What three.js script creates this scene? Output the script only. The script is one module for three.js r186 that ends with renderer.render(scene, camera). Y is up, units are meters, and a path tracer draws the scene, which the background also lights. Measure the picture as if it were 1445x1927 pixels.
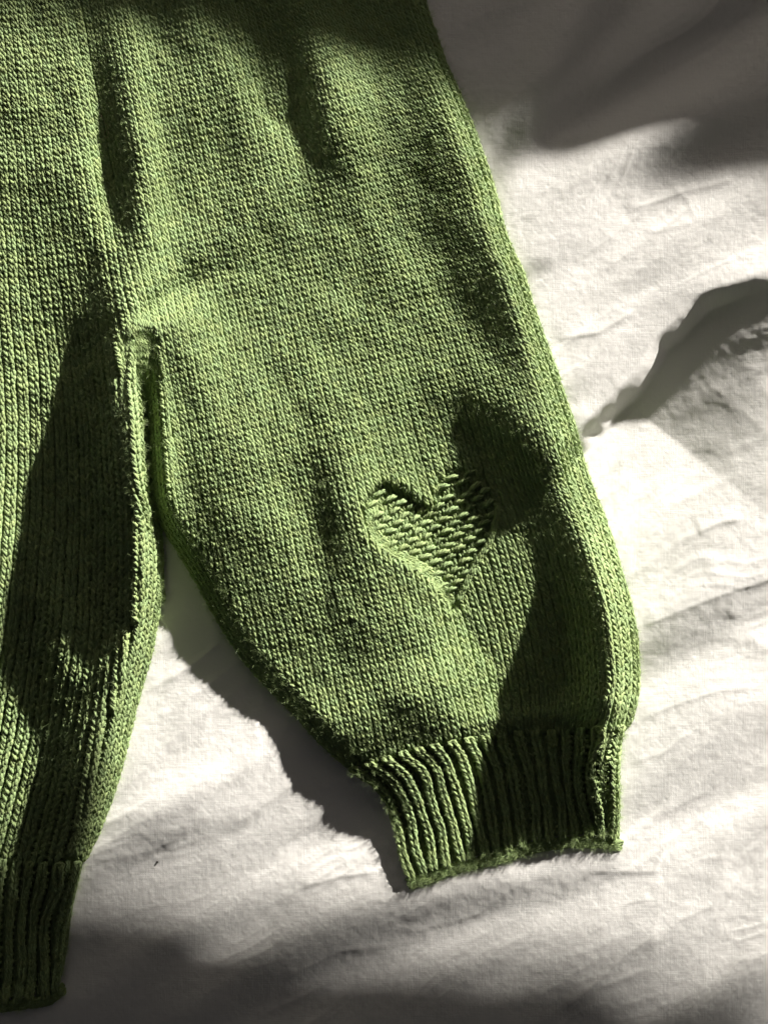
import * as THREE from 'three';

// ---------------------------------------------------------------- camera, light, exposure
const K = 0.30 / 1445, HC = 0.42;              // metres per photo pixel on the bed plane, camera height above the bed
const scene = new THREE.Scene();
const camera = new THREE.PerspectiveCamera(2 * Math.atan(963.5 * K / HC) * 180 / Math.PI, 1445 / 1927, 0.02, 30);
camera.position.set(0, HC, 0);
camera.up.set(0, 0, -1);
camera.lookAt(0, 0, 0);
const renderer = new THREE.WebGLRenderer({ antialias: true });
renderer.setSize(767, 1024);
renderer.toneMapping = THREE.LinearToneMapping;
renderer.toneMappingExposure = 3.1;
renderer.shadowMap.enabled = true;
const EL = 15.5 * Math.PI / 180, AZ = [0.62, -0.785];
const SUN = new THREE.Vector3(AZ[0] * Math.cos(EL), Math.sin(EL), AZ[1] * Math.cos(EL)).normalize();
const sun = new THREE.DirectionalLight(new THREE.Color(1, 0.955, 0.885), 5);
sun.name = 'sun';
sun.position.copy(SUN).multiplyScalar(3);
sun.castShadow = true;
sun.shadow.mapSize.set(4096, 4096);
Object.assign(sun.shadow.camera, { left: -0.6, right: 0.6, top: 0.6, bottom: -0.6, near: 0.1, far: 6 });
sun.shadow.radius = 2.2;
scene.add(sun, sun.target);
scene.background = new THREE.Color(0.008, 0.008, 0.0085);   // dim light of the room

// ---------------------------------------------------------------- helpers
let seed = 12345;
const rnd = () => { seed = (seed * 1664525 + 1013904223) >>> 0; return seed / 4294967296; };
const hash = (x, y, s) => { let h = (x * 374761393 + y * 668265263 + s * 982451653) | 0; h = Math.imul(h ^ (h >>> 13), 1274126177); return ((h ^ (h >>> 16)) >>> 0) / 4294967296; };
function vnoise(x, y, s = 0, period = 0) {
  const xi = Math.floor(x), yi = Math.floor(y), fx = x - xi, fy = y - yi;
  const u = fx * fx * fx * (fx * (fx * 6 - 15) + 10), v = fy * fy * fy * (fy * (fy * 6 - 15) + 10);
  const w = period ? (n) => ((n % period) + period) % period : (n) => n;
  const a = hash(w(xi), w(yi), s), b = hash(w(xi + 1), w(yi), s), c = hash(w(xi), w(yi + 1), s), d = hash(w(xi + 1), w(yi + 1), s);
  return (a + (b - a) * u + (c - a) * v + (a - b - c + d) * u * v) * 2 - 1;
}
const clamp = (x, a = 0, b = 1) => Math.min(b, Math.max(a, x));
const lerp = (a, b, t) => a + (b - a) * t;
const smooth = (a, b, x) => { const t = clamp((x - a) / (b - a)); return t * t * (3 - 2 * t); };
function spline(points, n, closed = false) {
  const c = new THREE.CatmullRomCurve3(points.map(([x, y]) => new THREE.Vector3(x, y, 0)), closed, 'centripetal');
  return c.getSpacedPoints(n).map((p) => [p.x, p.y]);
}
function segDist(px, py, poly, closed) {          // [distance, signed side, arc fraction]
  let best = 1e18, side = 1, at = 0;
  const n = closed ? poly.length : poly.length - 1;
  for (let i = 0; i < n; i++) {
    const a = poly[i], b = poly[(i + 1) % poly.length], dx = b[0] - a[0], dy = b[1] - a[1];
    const t = clamp(((px - a[0]) * dx + (py - a[1]) * dy) / (dx * dx + dy * dy || 1));
    const ex = px - a[0] - dx * t, ey = py - a[1] - dy * t, d = ex * ex + ey * ey;
    if (d < best) { best = d; side = dx * ey - dy * ex >= 0 ? 1 : -1; at = (i + t) / n; }
  }
  return [Math.sqrt(best), side, at];
}
function inside(px, py, poly) {
  let r = false;
  for (let i = 0, j = poly.length - 1; i < poly.length; j = i++) {
    const [xi, yi] = poly[i], [xj, yj] = poly[j];
    if ((yi > py) !== (yj > py) && px < (xj - xi) * (py - yi) / (yj - yi) + xi) r = !r;
  }
  return r;
}
class Field {                                     // a height table over plan coordinates, read bilinearly
  constructor(x0, y0, x1, y1, step, f) {
    Object.assign(this, { x0, y0, step, nx: Math.ceil((x1 - x0) / step) + 1, ny: Math.ceil((y1 - y0) / step) + 1 });
    this.a = new Float32Array(this.nx * this.ny);
    for (let j = 0; j < this.ny; j++) for (let i = 0; i < this.nx; i++) this.a[j * this.nx + i] = f(x0 + i * step, y0 + j * step);
  }
  get(x, y) {
    const u = clamp((x - this.x0) / this.step, 0, this.nx - 1.001), v = clamp((y - this.y0) / this.step, 0, this.ny - 1.001);
    const i = u | 0, j = v | 0, fx = u - i, fy = v - j, k = j * this.nx + i, a = this.a;
    return (a[k] * (1 - fx) + a[k + 1] * fx) * (1 - fy) + (a[k + this.nx] * (1 - fx) + a[k + this.nx + 1] * fx) * fy;
  }
}
// plan coordinates (photo pixels) and a height in millimetres -> a point of the scene
const world = (px, py, mm) => { const h = mm * 0.001, f = 1 - h / HC; return [(px - 722.5) * K * f, h, (py - 963.5) * K * f]; };
const gauss = (list) => {
  const pre = list.map(([x, y, deg, L, W, amp]) => [x, y, Math.cos(deg * Math.PI / 180), Math.sin(deg * Math.PI / 180), 1 / L, 1 / W, amp]);
  return (px, py) => {
    let h = 0;
    for (const [x, y, c, s, iL, iW, amp] of pre) {
      const dx = px - x, dy = py - y, a = (dx * c + dy * s) * iL, b = (-dx * s + dy * c) * iW, q = a * a + b * b;
      if (q < 14) h += amp * Math.exp(-q * 0.5);
    }
    return h;
  };
};

// ---------------------------------------------------------------- outlines in plan
const RIGHT = [[790, -190], [793, -60], [797, 0], [815, 60], [835, 115], [860, 170], [885, 230], [910, 300], [930, 360], [945, 420], [963, 470], [982, 512], [997, 560], [1017, 620], [1041, 690], [1061, 750], [1080, 810], [1096, 870], [1112, 920], [1131, 970], [1150, 1020], [1166, 1070], [1181, 1120], [1191, 1180], [1197, 1240], [1199, 1290], [1190, 1340], [1172, 1390], [1168, 1450], [1168, 1520], [1166, 1578]];
const HEM = [[1166, 1578], [1130, 1573], [1060, 1573], [1000, 1583], [930, 1604], [860, 1620], [800, 1641], [765, 1652]];
const CUFF_LEFT = [[765, 1652], [752, 1610], [745, 1570], [728, 1515], [700, 1475], [655, 1445]];
const INNER_R = [[655, 1445], [600, 1395], [560, 1350], [500, 1290], [450, 1230], [400, 1150], [370, 1095], [340, 1045], [315, 1005], [300, 975], [289, 930], [284, 870], [280, 800], [275, 740], [270, 690], [267.5, 650]];
const INNER_L = [[266, 650], [267, 700], [268, 725], [271, 760], [273, 800], [275, 850], [280, 900], [292, 950], [302, 1000], [306, 1050], [305, 1110], [297, 1170], [285, 1230], [268, 1290], [255, 1340], [240, 1400], [225, 1460], [205, 1520], [180, 1580], [160, 1620]];
const CUFF_L_RIGHT = [[160, 1620], [148, 1665], [135, 1730], [125, 1800], [113, 1852]];
const HEM_L = [[113, 1852], [90, 1870], [40, 1878], [-20, 1885], [-90, 1884], [-190, 1880]];
const OUT = [...spline(RIGHT, 90), ...spline(HEM, 24).slice(1), ...spline(CUFF_LEFT, 14).slice(1), ...spline(INNER_R, 60).slice(1), ...spline(INNER_L, 60), ...spline(CUFF_L_RIGHT, 14).slice(1), ...spline(HEM_L, 20).slice(1), [-200, 1000], [-200, -190]];
const HEART = spline([[699, 925], [720, 908], [750, 912], [775, 930], [806, 952], [818, 925], [826, 892], [850, 876], [885, 878], [912, 900], [935, 940], [938, 980], [925, 1022], [900, 1062], [875, 1110], [852, 1152], [830, 1125], [795, 1082], [755, 1055], [712, 1028], [690, 995], [684, 960]], 70, true);
const CUFF_TOP = spline([[655, 1445], [720, 1425], [800, 1402], [950, 1378], [1080, 1372], [1181, 1362]], 40);
const CUFF_L_TOP = spline([[160, 1620], [100, 1625], [20, 1618], [-190, 1600]], 20);
const edge = new Field(-260, -260, 1290, 1960, 5, (x, y) => { const d = segDist(x, y, OUT, true)[0]; return inside(x, y, OUT) ? d : -d; });
const heartDist = new Field(640, 840, 990, 1190, 4, (x, y) => { const d = segDist(x, y, HEART, true)[0]; return inside(x, y, HEART) ? d : -d; });

// ---------------------------------------------------------------- relief of the bed linen (mm)
const sheetFolds = gauss([
  // the long fold at the right: a crest, the hollow behind it and the swell beyond
  [1405, 516, -18, 95, 30, 1.6], [1400, 900, -45, 240, 110, 2.5],
  [1190, 450, 142, 170, 40, -2.6], [1090, 400, 130, 190, 44, 3.2], [1320, 420, 150, 150, 44, 3.4], [1260, 320, 155, 130, 32, -1.8], [1080, 640, 140, 130, 40, 2], [1150, 580, 142, 150, 34, -1.8],
  // the shaded corner
  [1035, 130, 122, 150, 30, 5], [930, 320, 118, 110, 24, -4], [1150, 60, 125, 130, 34, -2.5], [1300, 110, 150, 190, 34, -4.5], [1150, 215, 155, 130, 32, -3.5], [1330, 215, 160, 190, 40, 3.5], [960, 40, 110, 120, 34, -2.5], [1420, 40, 150, 130, 36, -2.5],
  // between the legs and below the cuff
  [300, 1540, 143, 120, 34, 2.6], [250, 1660, 160, 110, 34, -1.2], [470, 1440, 140, 170, 50, 1.8], [400, 1600, 150, 150, 36, 1.5], [560, 1600, 150, 120, 40, -1.5],
  [430, 1765, 150, 90, 34, -3.2], [300, 1800, 150, 160, 36, 2.2], [720, 1735, 160, 260, 50, 2], [620, 1840, 155, 240, 46, -3], [960, 1655, 168, 230, 34, 2.6], [40, 1905, 0, 120, 40, 1.5],
  // lower right
  [1180, 1790, 140, 240, 44, 3.2], [1290, 1690, 140, 200, 34, -3.2], [1400, 1590, 142, 200, 36, 2.6], [1420, 1840, 140, 160, 50, 3], [1330, 1810, 140, 170, 30, -1.8], [1310, 1385, 150, 190, 50, 2.6], [1390, 1480, 148, 160, 34, -2.2], [1240, 1260, 155, 150, 30, -2.2], [1330, 1110, 155, 180, 36, 1.4], [1240, 1010, 150, 140, 40, 1.2],
]);
const CREASE = [                                   // [polyline, height, width on the left, width on the right]
  [[[1200, 1183], [1260, 1158], [1330, 1130], [1445, 1090], [1560, 1060]], 0.68, 26, 6],
  [[[1310, 1004], [1350, 985], [1400, 975]], 0.58, 20, 5],
  [[[1055, 1905], [1110, 1860], [1180, 1795], [1260, 1740]], 0.93, 18, 16],
  [[[1210, 1795], [1275, 1735], [1340, 1705], [1400, 1640]], 0.46, 22, 7],
  [[[120, 1622], [200, 1616], [280, 1603], [330, 1580], [370, 1530], [400, 1485], [440, 1450]], 0.45, 46, 12],
  [[[560, 1672], [640, 1650], [720, 1640]], 0.58, 18, 5],
  [[[1070, 1640], [1230, 1640], [1250, 1600], [1280, 1560]], 0.41, 14, 6],
  [[[1170, 400], [1290, 360], [1390, 335]], 0.70, 24, 8],
  [[[1040, 640], [1130, 625], [1200, 580]], 0.58, 20, 6],
  [[[1195, 1360], [1260, 1330], [1350, 1300], [1445, 1290]], 0.44, 26, 7],
  [[[1180, 1440], [1250, 1415], [1300, 1370]], 0.32, 18, 6],
  [[[1230, 1540], [1330, 1490], [1445, 1400]], 0.40, 26, 8],
  [[[1110, 1760], [1180, 1700], [1230, 1690]], 0.32, 18, 6],
  [[[1150, 960], [1220, 930], [1300, 850]], 0.32, 20, 7],
  [[[1010, 520], [1080, 430], [1150, 360]], 0.40, 26, 8],
  [[[1130, 520], [1220, 440], [1330, 410]], 0.36, 24, 8],
  [[[1240, 330], [1290, 370], [1310, 420]], 0.24, 16, 6],
  [[[330, 1420], [400, 1350], [470, 1330]], 0.28, 22, 8],
  [[[430, 1560], [520, 1500], [560, 1470]], 0.32, 22, 8],
  [[[760, 1760], [900, 1720], [1010, 1640]], 0.40, 28, 9],
  [[[520, 1850], [640, 1790], [760, 1780]], 0.40, 28, 9],
];
const SCARP = spline([[1600, 440], [1445, 506], [1375, 528], [1312, 552], [1272, 596], [1226, 640], [1196, 690], [1150, 742], [1078, 815], [960, 960], [780, 1190], [640, 1380]], 80);
function sheetRaw(px, py) {
  let h = sheetFolds(px, py);
  const c = 0.8, s = -0.6, a = px * c + py * s, b = -px * s + py * c;
  const w1 = vnoise(px / 210, py / 210, 3) * 60, w2 = vnoise(px / 210, py / 210, 4) * 40;
  const calm = 1 - 0.75 * Math.exp(-(((px - 1330) / 170) ** 2 + ((py - 730) / 170) ** 2));   // stretched cloth behind the long fold
  h += 0.38 * vnoise((a + w2) / 170, (b - w1) / 52, 19) + 0.16 * vnoise((a - w1) / 90, (b + w2) / 30, 20);
  h += 0.9 * vnoise((a + w1) / 300, (b + w2) / 120, 11);
  const soft = (n) => 1 - Math.sqrt(n * n + 0.02);        // rounded crests
  const r = soft(vnoise((a + w1) / 170, (b + w2) / 46, 12));
  h += 0.75 * calm * r * r * (0.5 + 0.5 * vnoise(px / 180, py / 180, 5));
  const patch = calm * (0.55 + 0.45 * vnoise(px / 130, py / 130, 6));
  const q2 = soft(vnoise((a + w2) / 95, (b - w1) / 21, 17));
  h += 0.36 * calm * q2 * q2 * (0.5 + 0.5 * vnoise(px / 160, py / 160, 7));
  const q = soft(vnoise((a - w2) / 44, (b + w1) / 13, 14)), q3 = soft(vnoise((a * 0.5 + b * 0.87) / 40, (b * 0.5 - a * 0.87) / 13, 18));
  h += 0.10 * q * q * patch + 0.055 * q3 * q3 * (calm - patch);
  h += (0.3 + 0.7 * calm) * 0.06 * vnoise(px / 13, py / 11, 15) + (0.3 + 0.7 * calm) * 0.05 * vnoise(px / 7.5, py / 7, 16);
  for (const [line, amp, wl, wr] of CREASE) {
    const bx = line[0][0], by = line[0][1], ex = line[line.length - 1][0];
    if (px < bx - 80 || px > ex + 80 || Math.abs(py - by) > 260) continue;
    const [d, side, at] = segDist(px, py, line, false);
    if (d > 90) continue;
    h += amp * Math.exp(-d / (side > 0 ? wr : wl)) * smooth(0, 0.15, at) * smooth(1, 0.8, at);
  }
  if (px > 600 && px < 1750 && py > 300 && py < 1500) {   // the long fold that drops away towards the lower right
    const [d, side, at] = segDist(px, py, SCARP, false);
    const end = smooth(0, 0.08, at) * smooth(1, 0.9, at);
    const t = Math.max(0, (px - 1420) * -AZ[0] + (py - 515) * -AZ[1]), drop = (1.2 + 16.5 * Math.min(1, t / 340)) * (1 - smooth(300, 1150, t));   // falls away from the sun, so only grazed
    const rim = 1 - 0.5 * vnoise(px / 30, py / 30, 21);
    if (side < 0) h -= end * drop * smooth(0, 34 + 8 * rim, d) * smooth(430, 130, d);
  }
  return h;
}
const sheetH = new Field(-320, -320, 1780, 2260, 2.5, sheetRaw);

// ---------------------------------------------------------------- relief of the garment (mm)
const garmentFolds = gauss([
  // the right-hand leg and hip
  [905, 330, 70, 200, 55, 1.6], [1005, 650, 70, 200, 55, 2.6], [1100, 990, 70, 150, 42, 6.6], [965, 800, 50, 90, 46, 5], [1150, 1275, 88, 145, 39, 19.5],
  [985, 1250, 85, 150, 95, -7], [935, 1125, 70, 95, 60, -5], [1140, 1120, 78, 70, 40, 3.5], [870, 890, 55, 95, 66, -5], [840, 560, 65, 230, 80, -1.8], [780, 420, 60, 130, 50, -1.2],
  [560, 1000, 62, 300, 150, 5], [660, 965, 80, 100, 40, 3], [590, 965, 80, 110, 36, -3], [385, 830, 75, 200, 60, 4],
  [780, 1310, -20, 150, 44, 3.6], [1145, 1440, 90, 95, 28, 6], [800, 1330, 90, 60, 60, 1.5], [975, 1460, 82, 110, 75, -3.5], [1010, 1342, -8, 110, 24, 4.5],
  // the body
  [560, 60, 12, 400, 70, -1.6],
  [266, 300, 83, 160, 28, 4.2], [206, 310, 83, 140, 20, -3.5], [545, 190, 75, 100, 36, -4.5], [625, 190, 75, 110, 42, 4],
  [525, 350, 130, 160, 44, 3.4], [395, 330, 130, 150, 48, -2.6], [300, 570, 149, 70, 18, -3.6], [340, 606, 149, 70, 30, 1.4], [325, 625, 60, 70, 46, 4.5],
  // the left-hand leg
  [247, 815, 88, 185, 38, 21], [266, 1090, 95, 150, 42, 8], [170, 1450, 106, 180, 40, 11],
  [100, 850, 95, 200, 75, -5], [113, 1170, 88, 105, 38, 8], [45, 1250, 108, 170, 24, -4], [50, 1560, 95, 280, 70, -5],
]);
function garmentRaw(px, py) {
  const d = edge.get(px, py), slit = smooth(230, 255, px) * smooth(350, 320, px) * smooth(590, 660, py) * smooth(1020, 900, py);   // where the legs press together
  const R = lerp(42, lerp(16, 34, smooth(262, 300, px)), slit), join = smooth(225, 250, px) * smooth(360, 310, px) * smooth(560, 620, py) * (1 - smooth(645, 800, py));
  const k = Math.max(clamp(d / R), d > 0 ? join : 0);
  const low = 1 - 0.75 * smooth(1380, 1600, py) * smooth(560, 700, px) - 0.5 * smooth(1600, 1800, py) * smooth(300, 160, px);      // the cuff lies flat at its hem
  const thick = (5.2 - 1.5 * smooth(230, 120, segDist(px, py, INNER_R, false)[0]) * smooth(900, 1100, py)) * low;
  let h = sheetH.get(px, py) * Math.exp(-Math.max(0, d) / 55) + 0.3 + thick * Math.sqrt(Math.max(0, 1 - (1 - k) * (1 - k)));
  if (d < 0) return h + d * 0.08;
  h += garmentFolds(px, py) * Math.max(smooth(0, R + 3, d), 0.8 * (d > 0 ? join : 0)) * (1 - 0.8 * smooth(1470, 1570, py) * smooth(640, 700, px));
  h += (0.9 * vnoise(px / 130, py / 160, 31) + 0.5 * vnoise(px / 52, py / 66, 32) + 0.2 * vnoise(px / 22, py / 28, 33)) * smooth(10, 120, d);
  if (px > 645 && px < 985 && py > 845 && py < 1185) {
    const q = heartDist.get(px, py);
    h += -(2.3 + 1.8 * smooth(760, 900, px)) * smooth(-8, 14, q) + 0.3 * Math.exp(-((q + 8) * (q + 8)) / 70);
  }
  return Math.max(h, 1.6 * k + sheetH.get(px, py) * (1 - k) * 0.9);
}
const garmentH = new Field(-240, -240, 1270, 1940, 3, garmentRaw);
const gPoint = (px, py, up) => {
  const e = 4, a = world(px, py, garmentH.get(px, py));
  const x0 = world(px - e, py, garmentH.get(px - e, py)), x1 = world(px + e, py, garmentH.get(px + e, py)), y0 = world(px, py - e, garmentH.get(px, py - e)), y1 = world(px, py + e, garmentH.get(px, py + e));
  const ux = x1[0] - x0[0], uy = x1[1] - x0[1], uz = x1[2] - x0[2], vx = y1[0] - y0[0], vy = y1[1] - y0[1], vz = y1[2] - y0[2];
  let nx = vy * uz - vz * uy, ny = vz * ux - vx * uz, nz = vx * uy - vy * ux;
  const l = Math.hypot(nx, ny, nz) || 1; nx /= l; ny /= l; nz /= l;
  const m = up * 0.001;
  return [a[0] + nx * m, a[1] + ny * m, a[2] + nz * m, nx, ny, nz, px, py];
};

// ---------------------------------------------------------------- materials
function dataTexture(n, f, srgb = false) {
  const d = new Uint8Array(n * n * 4);
  for (let j = 0; j < n; j++) for (let i = 0; i < n; i++) { const c = f(i / n, j / n), k = (j * n + i) * 4; for (let q = 0; q < 3; q++) d[k + q] = clamp(Array.isArray(c) ? c[q] : c) * 255; d[k + 3] = 255; }
  const t = new THREE.DataTexture(d, n, n); t.wrapS = t.wrapT = THREE.RepeatWrapping; t.magFilter = THREE.LinearFilter; t.minFilter = THREE.LinearMipmapLinearFilter; t.generateMipmaps = true;
  if (srgb) t.colorSpace = THREE.SRGBColorSpace;
  t.needsUpdate = true; return t;
}
// yarn: four plies twisted together, each a bundle of fibres
const yarnBump = dataTexture(256, (u, v) => {
  const p = v * 3 + u * 2, ply = Math.abs(Math.sin(Math.PI * p));
  return 0.15 + 0.55 * Math.pow(ply, 0.6) + 0.3 * (vnoise((v + u * 0.66) * 48, u * 14, 51, 0) * 0.5 + 0.2 * vnoise(u * 90, v * 60, 52));
});
const yarnColor = dataTexture(256, (u, v) => { const n = 0.88 + 0.12 * vnoise((v * 3 + u * 2) * 9, u * 24, 53) + 0.05 * vnoise(u * 100, v * 80, 54); return [n, n, n]; }, false);
const yarn = new THREE.MeshPhysicalMaterial({ name: 'green_yarn', color: new THREE.Color().setRGB(0.295, 0.385, 0.165), roughness: 0.74, bumpMap: yarnBump, bumpScale: 0.00035, map: yarnColor, vertexColors: true, sheen: 0.15, sheenColor: new THREE.Color().setRGB(0.45, 0.6, 0.25), sheenRoughness: 0.5, specularIntensity: 0.5 });
const lining = new THREE.MeshStandardMaterial({ name: 'green_knit_back', color: new THREE.Color().setRGB(0.15, 0.2, 0.06), roughness: 0.9 });
const fibre = new THREE.MeshPhysicalMaterial({ name: 'green_fibre', color: new THREE.Color().setRGB(0.33, 0.43, 0.18), roughness: 0.35 });
const weave = dataTexture(1024, (u, v) => {
  const n = 112, x = u * n + 0.25 * vnoise(u * 30, v * 30, 61, 30), y = v * n + 0.25 * vnoise(u * 30, v * 30, 62, 30);
  const over = (Math.floor(x) + Math.floor(y)) & 1, fx = x - Math.floor(x), fy = y - Math.floor(y);
  const thread = over ? Math.sin(Math.PI * fx) : Math.sin(Math.PI * fy), slub = 0.12 * vnoise(over ? u * n : u * 12, over ? v * 12 : v * n, 63, 0);
  return 0.35 + 0.34 * thread + slub + 0.05 * vnoise(u * 50, v * 50, 64, 50) + 0.07 * vnoise((u + v) * 36, (u - v) * 14, 65, 0);
});
const cotton = new THREE.MeshPhysicalMaterial({ name: 'white_cotton', color: new THREE.Color().setRGB(0.685, 0.668, 0.64), roughness: 0.92, bumpMap: weave, bumpScale: 0.00026, sheen: 0.15, sheenColor: new THREE.Color(1, 1, 1), sheenRoughness: 0.6, specularIntensity: 0.3 });

// ---------------------------------------------------------------- meshes
const names = {};
const numbered = (n) => { names[n] = (names[n] ?? -1) + 1; return names[n] ? `${n}_${String(names[n]).padStart(3, '0')}` : n; };
function put(name, geometry, material, parent) {
  const m = new THREE.Mesh(geometry, material); m.name = numbered(name); m.castShadow = m.receiveShadow = true; parent.add(m); return m;
}
function heightMesh(xs, ys, f, uvScale) {
  const nx = xs.length, ny = ys.length, p = new Float32Array(nx * ny * 3), uv = new Float32Array(nx * ny * 2), idx = [];
  for (let j = 0; j < ny; j++) for (let i = 0; i < nx; i++) { const k = j * nx + i, w = world(xs[i], ys[j], f(xs[i], ys[j])); p.set(w, k * 3); uv[k * 2] = xs[i] * K / uvScale; uv[k * 2 + 1] = -ys[j] * K / uvScale; }
  for (let j = 0; j < ny - 1; j++) for (let i = 0; i < nx - 1; i++) { const a = j * nx + i, b = a + 1, c = a + nx, d = c + 1; idx.push(a, c, b, b, c, d); }
  const g = new THREE.BufferGeometry();
  g.setAttribute('position', new THREE.BufferAttribute(p, 3)); g.setAttribute('uv', new THREE.BufferAttribute(uv, 2)); g.setIndex(idx); g.computeVertexNormals(); return g;
}
// bed linen: fine in view, coarser beyond
const axis = (a, b, step) => { const r = []; for (let x = a; x <= b; x += step) r.push(x); let s = step * 2, x = r[0], y = r[r.length - 1]; while (y < b + 1500) { y += s; x -= s; r.push(y); r.unshift(x); s *= 1.25; } return r; };
const far = (x, y) => {
  const under = x < 1260 && y < 1930 && x > -240 && y > -240 ? edge.get(x, y) : 0;
  if (under > 14) return Math.min(sheetH.get(x, y), garmentH.get(x, y) - 3.2 * smooth(14, 40, under) - 0.8); const q = smooth(0, 300, Math.max(-20 - x, x - 1465, -20 - y, y - 1950)); return sheetH.get(x, y) * (1 - q) + q * 2 * vnoise(x / 300, y / 200, 71); };
const linen = put('bed_linen', heightMesh(axis(-100, 1540, 3.4), axis(-100, 2030, 3.4), far, 0.045), cotton, scene);
linen.userData = { label: 'crumpled white cotton bed linen lying under the green knitted garment', category: 'bedding' };

const garment = new THREE.Group(); garment.name = numbered('knitted_trousers'); scene.add(garment);
garment.userData = { label: 'green hand-knitted trousers with ribbed cuffs and a heart on one leg, on white linen', category: 'knitted trousers' };

// ------- which part of the garment a point belongs to
const splitX = (y) => y < 690 ? 266 + 0.19 * (y - 590) : y < 1000 ? 278 : 300;
const lineY = (line, x) => { let best = 1e9, y = 0; for (const p of line) { const d = Math.abs(p[0] - x); if (d < best) { best = d; y = p[1]; } } return y; };
const interpY = (line) => { const s = [...line].sort((a, b) => a[0] - b[0]); return (x) => { if (x <= s[0][0]) return s[0][1]; for (let i = 1; i < s.length; i++) if (x < s[i][0]) return lerp(s[i - 1][1], s[i][1], (x - s[i - 1][0]) / (s[i][0] - s[i - 1][0] || 1)); return s[s.length - 1][1]; }; };
const cuffTop = interpY(CUFF_TOP), cuffLTop = interpY(CUFF_L_TOP);
const BODY_END = (x) => 690 - 0.23 * (x - 268);
function region(px, py) {
  const right = px > splitX(py);
  if (right) { if (py > 1300 && py > cuffTop(px)) return 'cuff'; return py < BODY_END(px) ? 'body' : 'leg'; }
  if (py > 1550 && py > cuffLTop(px)) return 'cuff2';
  return py < 690 ? 'body' : 'leg2';
}
// ------- yarn tubes
class Tubes {
  constructor() { this.p = []; this.n = []; this.uv = []; this.c = []; this.i = []; }
  add(points, radius, tint, sides = 6, taper = true) {      // points: [x, y, z, nx, ny, nz] with a surface normal to stand the ring on
    const base = this.p.length / 3, m = points.length, off = rnd();
    let len = 0;
    for (let k = 0; k < m; k++) {
      const a = points[Math.max(0, k - 1)], b = points[Math.min(m - 1, k + 1)], p = points[k];
      let tx = b[0] - a[0], ty = b[1] - a[1], tz = b[2] - a[2]; const tl = Math.hypot(tx, ty, tz) || 1; tx /= tl; ty /= tl; tz /= tl;
      let bx = ty * p[5] - tz * p[4], by = tz * p[3] - tx * p[5], bz = tx * p[4] - ty * p[3]; const bl = Math.hypot(bx, by, bz) || 1; bx /= bl; by /= bl; bz /= bl;
      const nx = by * tz - bz * ty, ny = bz * tx - bx * tz, nz = bx * ty - by * tx;
      if (k) len += Math.hypot(p[0] - points[k - 1][0], p[1] - points[k - 1][1], p[2] - points[k - 1][2]);
      const r = radius * (taper && (k === 0 || k === m - 1) ? 0.6 : 1);
      for (let s = 0; s <= sides; s++) {
        const t = s / sides * Math.PI * 2, c = Math.cos(t), d = Math.sin(t), ox = bx * c + nx * d, oy = by * c + ny * d, oz = bz * c + nz * d;
        this.p.push(p[0] + ox * r, p[1] + oy * r, p[2] + oz * r); this.n.push(ox, oy, oz); this.uv.push(len / 0.006 + off, s / sides); this.c.push(...tint);
      }
    }
    const w = sides + 1;
    for (let k = 0; k < m - 1; k++) for (let s = 0; s < sides; s++) { const a = base + k * w + s, b = a + w; this.i.push(a, b, a + 1, a + 1, b, b + 1); }
  }
  geometry() {
    const g = new THREE.BufferGeometry();
    g.setAttribute('position', new THREE.Float32BufferAttribute(this.p, 3)); g.setAttribute('normal', new THREE.Float32BufferAttribute(this.n, 3));
    g.setAttribute('uv', new THREE.Float32BufferAttribute(this.uv, 2)); g.setAttribute('color', new THREE.Float32BufferAttribute(this.c, 3)); g.setIndex(this.i); return g;
  }
}
const roots = [];                                           // where stray fibres may grow
const tintOf = () => { const b = 1 + (rnd() - 0.5) * 0.16, w = (rnd() - 0.5) * 0.08; return [b * (1 + w), b, b * (1 - w)]; };
// one knitted loop; map(du, dv) gives plan coordinates, du in stitch widths, dv in rows (down)
const TS = [0, 0.09, 0.15, 0.2, 0.25, 0.3, 0.36, 0.43, 0.5, 0.57, 0.64, 0.7, 0.75, 0.8, 0.85, 0.91, 1];
function plied(tubes, pts, r, tint, turns, plies = 3) {       // a strand of twisted plies along pts
  const ph = rnd() * 6.283, m = pts.length, L = [0];
  for (let k = 1; k < m; k++) L.push(L[k - 1] + Math.hypot(pts[k][0] - pts[k - 1][0], pts[k][1] - pts[k - 1][1], pts[k][2] - pts[k - 1][2]));
  for (let q = 0; q < plies; q++) {
    const b = 0.93 + rnd() * 0.14, line = [];
    for (let k = 0; k < m; k++) {
      const p = pts[k], u = pts[Math.max(0, k - 1)], v = pts[Math.min(m - 1, k + 1)];
      let tx = v[0] - u[0], ty = v[1] - u[1], tz = v[2] - u[2]; const l = Math.hypot(tx, ty, tz) || 1; tx /= l; ty /= l; tz /= l;
      let bx = ty * p[5] - tz * p[4], by = tz * p[3] - tx * p[5], bz = tx * p[4] - ty * p[3]; const bl = Math.hypot(bx, by, bz) || 1; bx /= bl; by /= bl; bz /= bl;
      const nx = by * tz - bz * ty, ny = bz * tx - bx * tz, nz = bx * ty - by * tx;
      const a = ph + q * 6.283 / plies + L[k] / L[m - 1] * turns * 6.283, c = Math.cos(a) * r * 0.43, s = Math.sin(a) * r * 0.43;
      line.push([p[0] + bx * c + nx * s, p[1] + by * c + ny * s, p[2] + bz * c + nz * s, p[3], p[4], p[5]]);
    }
    tubes.add(line, r * 0.62, tint.map((x) => x * b), 4, false);
  }
}
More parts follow.
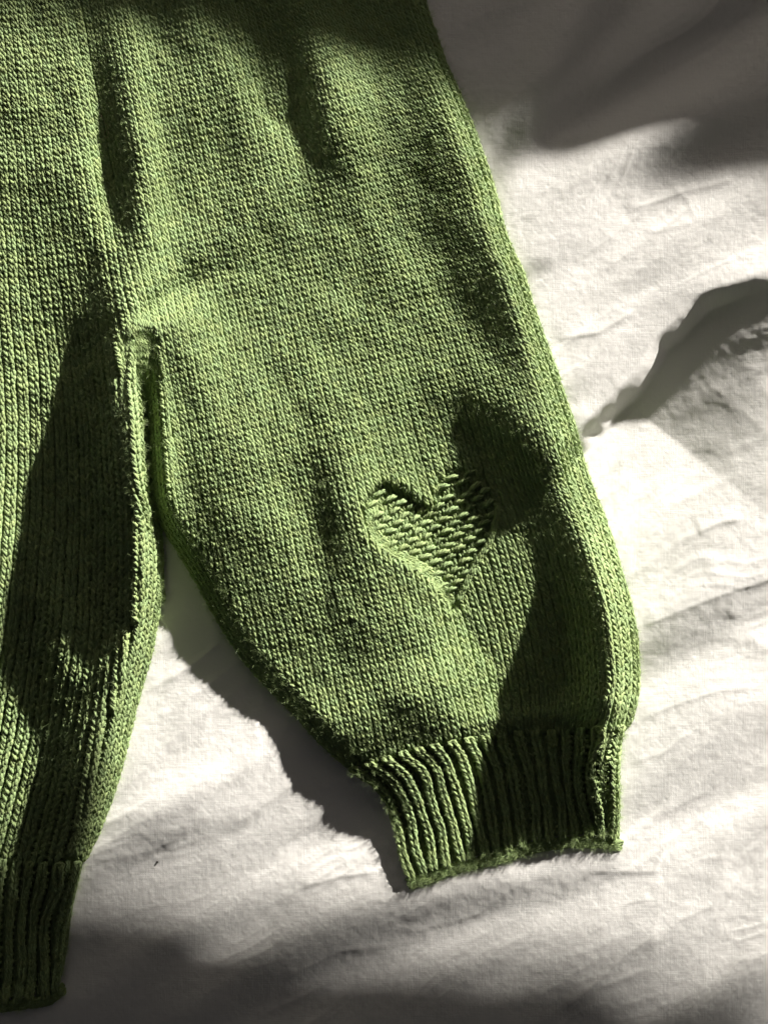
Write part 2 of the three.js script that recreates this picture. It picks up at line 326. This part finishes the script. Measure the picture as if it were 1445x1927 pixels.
function knitLoop(tubes, map, r, lift = 0, depth = 0.55) {
  const pts = [], a = 0.155 + rnd() * 0.04, H = 0.9 + rnd() * 0.12, jx = (rnd() - 0.5) * 0.07, jy = (rnd() - 0.5) * 0.16, jz = (rnd() - 0.5) * 0.18, sk = (rnd() - 0.5) * 0.09;
  for (const f of TS) {
    const t = f * Math.PI * 2, x = (f - 0.5 + a * Math.sin(2 * t)) * 0.88, y = H * Math.cos(t);
    const [px, py] = map(x + jx + sk * y, y + jy);
    pts.push(gPoint(px, py, lift + jz - depth * Math.cos(2 * t) - 1.6 * Math.max(0, Math.abs(x) - 0.18)));
  }
  plied(tubes, pts, r * (0.9 + rnd() * 0.2), tintOf(), 1.8 + rnd() * 0.8);
  roots.push(pts[2 + (rnd() * 5 | 0)], pts[9 + (rnd() * 5 | 0)]);
}
const ok = (px, py, m = -2) => px > -195 && px < 1260 && py > -185 && py < 1930 && edge.get(px, py) > m;
const bandR = spline([...INNER_R, [262, 640], [270, 590]], 130).reverse(), bandL = spline([[270, 600], [266, 640], ...INNER_L], 120);
const bandHit = (px, py, path) => { const [d, , at] = segDist(px, py, path, false); return d < 37.5 * (0.6 + 0.4 * smooth(0, 130, at * 1000)); };
const nearBand = (px, py) => (px > 255 && px < 720 && py > 600 && px > splitX(py) && bandHit(px, py, bandR)) ? 1 : 0;
const nearBandL = (px, py) => (px < 330 && py > 620 && bandHit(px, py, bandL)) ? 1 : 0;
const inHeart = (px, py) => px > 650 && px < 980 && py > 850 && py < 1180 && heartDist.get(px, py) > 2;

// linings: the back of the fabric, one per part
const linings = {};
{
  const step = 6, cells = {};
  for (let y = -186; y < 1930; y += step) for (let x = -198; x < 1260; x += step) {
    if (edge.get(x, y) < 4 || edge.get(x + step, y) < 4 || edge.get(x, y + step) < 4 || edge.get(x + step, y + step) < 4) continue;
    (cells[region(x + 3, y + 3)] ??= []).push([x, y]);
  }
  for (const [part, list] of Object.entries(cells)) {
    const seen = new Map(), p = [], idx = [];
    const at = (x, y) => { const k = x * 10000 + y; if (!seen.has(k)) { seen.set(k, p.length / 3); p.push(...gPoint(x, y, -1.25).slice(0, 3)); } return seen.get(k); };
    for (const [x, y] of list) { const a = at(x, y), b = at(x + step, y), c = at(x, y + step), d = at(x + step, y + step); idx.push(a, c, b, b, c, d); }
    const g = new THREE.BufferGeometry(); g.setAttribute('position', new THREE.Float32BufferAttribute(p, 3)); g.setIndex(idx); g.computeVertexNormals();
    linings[part] = put(part.replace('2', ''), g, lining, garment);
  }
}
linings.leg.userData.label = 'leg with a heart worked in raised stitches near its cuff';
linings.leg2.userData.label = 'leg deep in shadow, its inner edge in the sun';

// ------- stocking stitch: body and the leg with the heart
const RH = 12.4, WA = 16.4;
const rowTilt = (x) => x > 268 ? -0.23 * (x - 600) : 76.4 - 0.23 * (x - 268) * Math.exp((x - 268) / 420);   // rows run square to the columns, less tilted on the left
const wobble = (x, y) => [x + 2.0 * vnoise(x / 80, y / 120, 81) + 0.4 * vnoise(x / 26, y / 40, 80), y + 2.4 * vnoise(x / 90, y / 60, 82)];
const sideX = (() => { const t = spline(RIGHT, 300).sort((a, b) => a[1] - b[1]); return new Field(0, -260, 5, 1960, 5, (x, y) => { let i = 0; while (i < t.length - 2 && t[i + 1][1] < y) i++; const q = clamp((y - t[i][1]) / (t[i + 1][1] - t[i][1] || 1)); return lerp(t[i][0], t[i + 1][0], q); }); })();
function mapA(u, v) {
  const xu = 1012 - WA * u, s = lerp(0.29, 0.19, clamp((1020 - xu) / 750, -0.3, 1.3)), y0 = v * RH, follow = smooth(20, 2, u);
  let X = (xu + s * (y0 + 138 - 590)) / (1 + 0.23 * s), Y = y0 - 0.23 * (X - 600);
  if (follow) for (let k = 0; k < 3; k++) { X = lerp((xu + s * (y0 + 138 - 590)) / (1 + 0.23 * s), sideX.get(0, Math.min(Y, 1360)) - 15.6 * (u + 0.25), follow); Y = y0 - 0.23 * (X - 600); }
  return wobble(X, Y);
}
// the other side of the body and the other leg: columns turn gradually upright
const WB = 18.9;
function mapB(u, v) {
  const s = 0.19 * (1 - clamp(u / 20, -0.2, 1.6)), y0 = v * RH;
  let X = 250, Y = y0;
  for (let k = 0; k < 4; k++) { Y = y0 + rowTilt(X); X = 266 - WB * (u + 0.5) * 1.07 + s * (Y - 590) - (Y > 650 ? 0.00021 * (Y - 650) ** 2 : 0); }
  return wobble(X, Y);
}
function columns(from, to, map, accept, partsOf, r) {
  for (let i = from; i < to; i++) {
    let run = null, where = '';
    const flush = () => { if (run && run.i.length) put('knit_column', run.geometry(), yarn, linings[where]); run = null; };
    for (let j = -26; j < 156; j++) {
      const [px, py] = map(i, j), part = ok(px, py) && accept(px, py) ? partsOf(px, py) : '';
      if (!part) { flush(); continue; }
      if (part !== where) flush();
      where = part; run ??= new Tubes();
      knitLoop(run, (du, dv) => map(i - du, j + dv), r);
    }
    flush();
  }
}
columns(0, 62, mapA, (x, y) => x > splitX(y) && !nearBand(x, y) && !inHeart(x, y), (x, y) => { const p = region(x, y); return p === 'body' || p === 'leg' ? p : ''; }, 0.001);
columns(-6, 26, mapB, (x, y) => x <= splitX(y) && !nearBandL(x, y), (x, y) => { const p = region(x, y); return p === 'body' || p === 'leg2' ? p : ''; }, 0.0012);
// ------- columns that follow an edge: path, offset to its inner side, pitch
function along(path) {
  const L = [0]; for (let i = 1; i < path.length; i++) L.push(L[i - 1] + Math.hypot(path[i][0] - path[i - 1][0], path[i][1] - path[i - 1][1]));
  const total = L[L.length - 1];
  const f = (s) => {
    let i = 1; const q = clamp(s, 0, total - 1e-6); while (L[i] < q && i < L.length - 1) i++;
    const a = path[i - 1], b = path[i], t = (s - L[i - 1]) / (L[i] - L[i - 1] || 1);
    const lo = path[Math.max(0, i - 3)], hi = path[Math.min(path.length - 1, i + 2)], dx = hi[0] - lo[0], dy = hi[1] - lo[1], l = Math.hypot(dx, dy) || 1;
    return [a[0] + (b[0] - a[0]) * t, a[1] + (b[1] - a[1]) * t, dx / l, dy / l];
  };
  return [f, total];
}
function edgeColumns(path, offsets, side, pitch, width, r, parent, name, lift = 0, test = null) {
  const [f, total] = along(path);
  for (const o of offsets) {
    const tb = new Tubes();
    for (let s = pitch * 0.6; s < total - pitch * 0.4; s += pitch) {
      const c = f(s), px = c[0] + c[3] * o * side, py = c[1] - c[2] * o * side;
      if (test && !test(px, py)) continue;
      knitLoop(tb, (du, dv) => { const q = f(s + dv * pitch), w = (o + du * width) * side * (name === 'edge_column' ? 0.6 + 0.4 * smooth(0, 130, s) : 1); return [q[0] + q[3] * w, q[1] - q[2] * w]; }, r, lift);
    }
    if (tb.i.length) put(name, tb.geometry(), yarn, parent ?? linings.leg);
  }
}
edgeColumns(bandR, [6, 20, 34], 1, 12.4, 14.5, 0.00092, linings.leg, 'edge_column', 0.05, (x, y) => edge.get(x, y) > 0);
edgeColumns(bandL, [6, 20, 34], -1, 12.4, 14.5, 0.00094, linings.leg2, 'edge_column', 0.05, (x, y) => edge.get(x, y) > 0);

// ------- ribbed cuffs
function cuff(parent, top, bottom, left, right, ribs, rows) {
  const T = spline(top, 60), B = spline(bottom, 60), Lc = spline(left, 40), Rc = spline(right, 40);
  const pick = (a, t) => { const q = clamp(t) * (a.length - 1), i = Math.min(a.length - 2, q | 0); return [lerp(a[i][0], a[i + 1][0], q - i), lerp(a[i][1], a[i + 1][1], q - i)]; };
  const map = (s, t) => {
    const a = pick(T, s), b = pick(B, s), c = pick(Lc, t), d = pick(Rc, t), p = [0, 0];
    for (let k = 0; k < 2; k++) p[k] = a[k] * (1 - t) + b[k] * t + c[k] * (1 - s) + d[k] * s - ((1 - s) * (1 - t) * T[0][k] + s * (1 - t) * T[60][k] + (1 - s) * t * B[0][k] + s * t * B[60][k]);
    p[0] += (9 * vnoise(s * 6, t * 2.2, 91) + 4 * vnoise(s * 15, t * 4, 92)) * smooth(0, 0.3, t) * smooth(0, 0.1, s) * smooth(1, 0.9, s);
    return p;
  };
  const w = 1 / ribs;
  for (let i = 0; i < ribs; i++) {
    const rib = new Tubes(), gut = new Tubes();
    for (let j = 0; j < rows; j++) {
      const c = map((i + 0.5) * w, (j + 0.5) / rows);
      if (!(c[0] > -195)) continue;
      knitLoop(rib, (du, dv) => map((i + 0.36 + du * 0.7) * w, (j + 0.5 + dv) / rows), 0.00086, 1.35, 0.6);
      knitLoop(gut, (du, dv) => map((i + 0.86 + du * 0.4) * w, (j + 0.5 + dv) / rows), 0.0007, -0.9, 0.3);
    }
    if (rib.i.length) { put('rib', rib.geometry(), yarn, parent); put('rib_groove', gut.geometry(), yarn, parent); }
  }
}
cuff(linings.cuff, CUFF_TOP, [...HEM].reverse(), [[655, 1445], [700, 1475], [728, 1515], [745, 1570], [752, 1610], [765, 1652]], [[1181, 1362], [1172, 1395], [1168, 1450], [1168, 1520], [1166, 1578]], 17, 18);
cuff(linings.cuff2, [[-190, 1600], [20, 1618], [100, 1625], [160, 1620]], [...HEM_L].reverse(), [[-190, 1600], [-190, 1880]], CUFF_L_RIGHT, 13, 20);
edgeColumns(spline(HEM, 60), [6, 15], 1, 11, 10, 0.00095, linings.cuff, 'bound_edge', 0.8);
edgeColumns(spline(HEM_L, 50), [4, 13], 1, 11, 10, 0.00085, linings.cuff2, 'bound_edge', 0.8);

// ------- the heart
{
  const bed = new Tubes(), bumps = [];
  for (let i = -4; i < 40; i++) for (let j = 50; j < 130; j++) {
    const [px, py] = mapA(i, j);
    if (!inHeart(px, py)) continue;
    knitLoop(bed, (du, dv) => mapA(i - du, j + dv), 0.00085, -0.9);
    if (((i + j) & 1) || heartDist.get(px, py) < 8 || rnd() < 0.07) continue;
    const tb = new Tubes(), pts = [], tilt = 0.28 + (rnd() - 0.5) * 0.3, wd = 0.54 + rnd() * 0.2, lift = 0.55 + rnd() * 0.7, ox = (rnd() - 0.5) * 0.25, oy = (rnd() - 0.5) * 0.25;
    for (let k = 0; k <= 8; k++) { const t = k / 8 * 2 - 1, q = mapA(i + ox - t * wd, j + oy - t * tilt + 0.25 * t * t); pts.push(gPoint(q[0], q[1], lift - 1.9 * t * t * t * t)); }
    plied(tb, pts, 0.00095 + rnd() * 0.0002, tintOf(), 1.1); bumps.push(tb.geometry());
  }
  const heart = put('heart_motif', bed.geometry(), yarn, garment);
  for (const g of bumps) put('purl_stitch', g, yarn, heart);
  edgeColumns(spline([[943, 950], [938, 985], [926, 1022], [900, 1062], [877, 1110], [862, 1140]], 40), [-6], 1, 11, 10, 0.00085, heart, 'heart_outline', 0.9);
  edgeColumns(spline([[684, 960], [690, 998], [712, 1032], [755, 1060], [795, 1086], [830, 1128], [848, 1152]], 40), [-5, -16], -1, 11, 12, 0.00085, heart, 'heart_outline', 0.15);
}
// ------- stray fibres standing off the yarn
{
  const c = new THREE.CatmullRomCurve3([[0, 0, 0], [0.1, 0.35, 0], [0.32, 0.65, 0.1], [0.42, 1, 0.3]].map((a) => new THREE.Vector3(...a)));
  const g = new THREE.TubeGeometry(c, 4, 0.009, 3), N = 165000, im = new THREE.InstancedMesh(g, fibre, N), m = new THREE.Matrix4(), q = new THREE.Quaternion(), e = new THREE.Quaternion(), up = new THREE.Vector3(0, 1, 0);
  for (let k = 0; k < N; k++) {
    let r = roots[rnd() * roots.length | 0];
    if (k > N * 0.86) for (let q = 0; q < 60 && edge.get(r[6], r[7]) > 14; q++) r = roots[rnd() * roots.length | 0];
    const n = new THREE.Vector3(r[3] + (rnd() - 0.5) * 1.9, r[4] + (rnd() - 0.5) * 1.2, r[5] + (rnd() - 0.5) * 1.9).normalize();
    if (edge.get(r[6], r[7]) < 22) n.multiplyScalar(0.8).add(new THREE.Vector3((rnd() - 0.5) * 1.4, 0.3, (rnd() - 0.5) * 1.4)).normalize();
    q.setFromUnitVectors(up, n); e.setFromAxisAngle(up, rnd() * 6.283); q.multiply(e);
    const len = (edge.get(r[6], r[7]) < 22 ? 1.5 : 1) * (0.0008 + 0.0014 * rnd() * rnd() + (rnd() < 0.004 ? 0.0022 : 0));
    m.compose(new THREE.Vector3(r[0] + r[3] * 0.0007, r[1] + r[4] * 0.0007, r[2] + r[5] * 0.0007), q, new THREE.Vector3(0.0018, len, 0.0018)); im.setMatrixAt(k, m);
  }
  im.name = 'fuzz'; im.userData.kind = 'stuff'; garment.add(im);
}

// ---------------------------------------------------------------- small stray things
{
  const hp = [[193, 214], [196, 224], [203, 233], [210, 240], [203, 247], [198, 256], [204, 262], [212, 256], [211, 245], [218, 238]].map(([x, y], k) => new THREE.Vector3(...gPoint(x, y, 1.7 + 0.5 * Math.sin(k)).slice(0, 3)));
  const hair = put('stray_hair', new THREE.TubeGeometry(new THREE.CatmullRomCurve3(hp), 60, 0.00005, 5), new THREE.MeshStandardMaterial({ name: 'brown_hair', color: new THREE.Color().setRGB(0.3, 0.17, 0.12), roughness: 0.4 }), scene);
  hair.userData = { label: 'curled brown hair caught in the dark crease of the green knit', category: 'hair' };
  const sp = world(297, 1622, sheetH.get(297, 1622) + 0.25), g = new THREE.IcosahedronGeometry(0.00042, 1); g.scale(1, 0.6, 0.8);
  const speck = put('dark_speck', g, new THREE.MeshStandardMaterial({ name: 'dark_lint', color: new THREE.Color().setRGB(0.02, 0.015, 0.012), roughness: 0.9 }), scene);
  speck.position.set(...sp); speck.userData = { label: 'tiny dark speck of lint on the white linen between the two legs', category: 'lint' };
}

// ---------------------------------------------------------------- the window that lets the strip of sun in, just outside the frame
{
  const t = new THREE.Vector3(1, 0, 0.18).normalize(), n = new THREE.Vector3(-t.z, 0, t.x);   // along the wall, into the room
  const ref = (px, py, h) => { const p = new THREE.Vector3(...world(px, py, 2)); const d = h / Math.tan(EL); return p.add(new THREE.Vector3(AZ[0] * d, h, AZ[1] * d)); };
  const sillH = 0.125, sill = ref(560, 190, sillH);
  const perp = new THREE.Vector3(...world(560, 1692, 2)).sub(new THREE.Vector3(...world(560, 190, 2))).dot(n);
  const gap = perp * Math.tan(EL) / Math.abs(AZ[0] * n.x + AZ[1] * n.z) * Math.hypot(...AZ);
  const plaster = new THREE.MeshStandardMaterial({ name: 'white_plaster', color: new THREE.Color().setRGB(0.72, 0.7, 0.67), roughness: 0.9 });
  const cloth = new THREE.MeshPhysicalMaterial({ name: 'blind_cloth', color: new THREE.Color().setRGB(0.84, 0.815, 0.79), roughness: 1, transmission: 0.54, thickness: 0, side: THREE.DoubleSide });
  const box = (w, h, d, cx, y0, cz) => { const g = new THREE.BoxGeometry(w, h, d); g.translate(cx, y0 + h / 2, cz); return g; };
  const turn = Math.atan2(-t.z, t.x);
  const win = new THREE.Group(); win.name = numbered('window_wall'); win.position.set(sill.x, 0, sill.z); win.rotation.y = turn; scene.add(win);
  win.userData = { kind: 'structure' };
  put('wall_below', box(3.2, 0.9, 0.08, 0, -0.9 + sill.y, -0.04), plaster, win);
  put('roller_blind', box(2.4, 0.21, 0.003, 0, sill.y + gap, -0.0015), cloth, win);
  put('wall_above', box(3.2, 0.7, 0.08, 0, sill.y + gap + 0.205, -0.05), plaster, win);
  for (const s of [-1, 1]) put('wall_pier', box(0.7, 1.3, 0.08, s * 1.251, sill.y + 0.001, -0.045), plaster, win);
}
renderer.render(scene, camera);
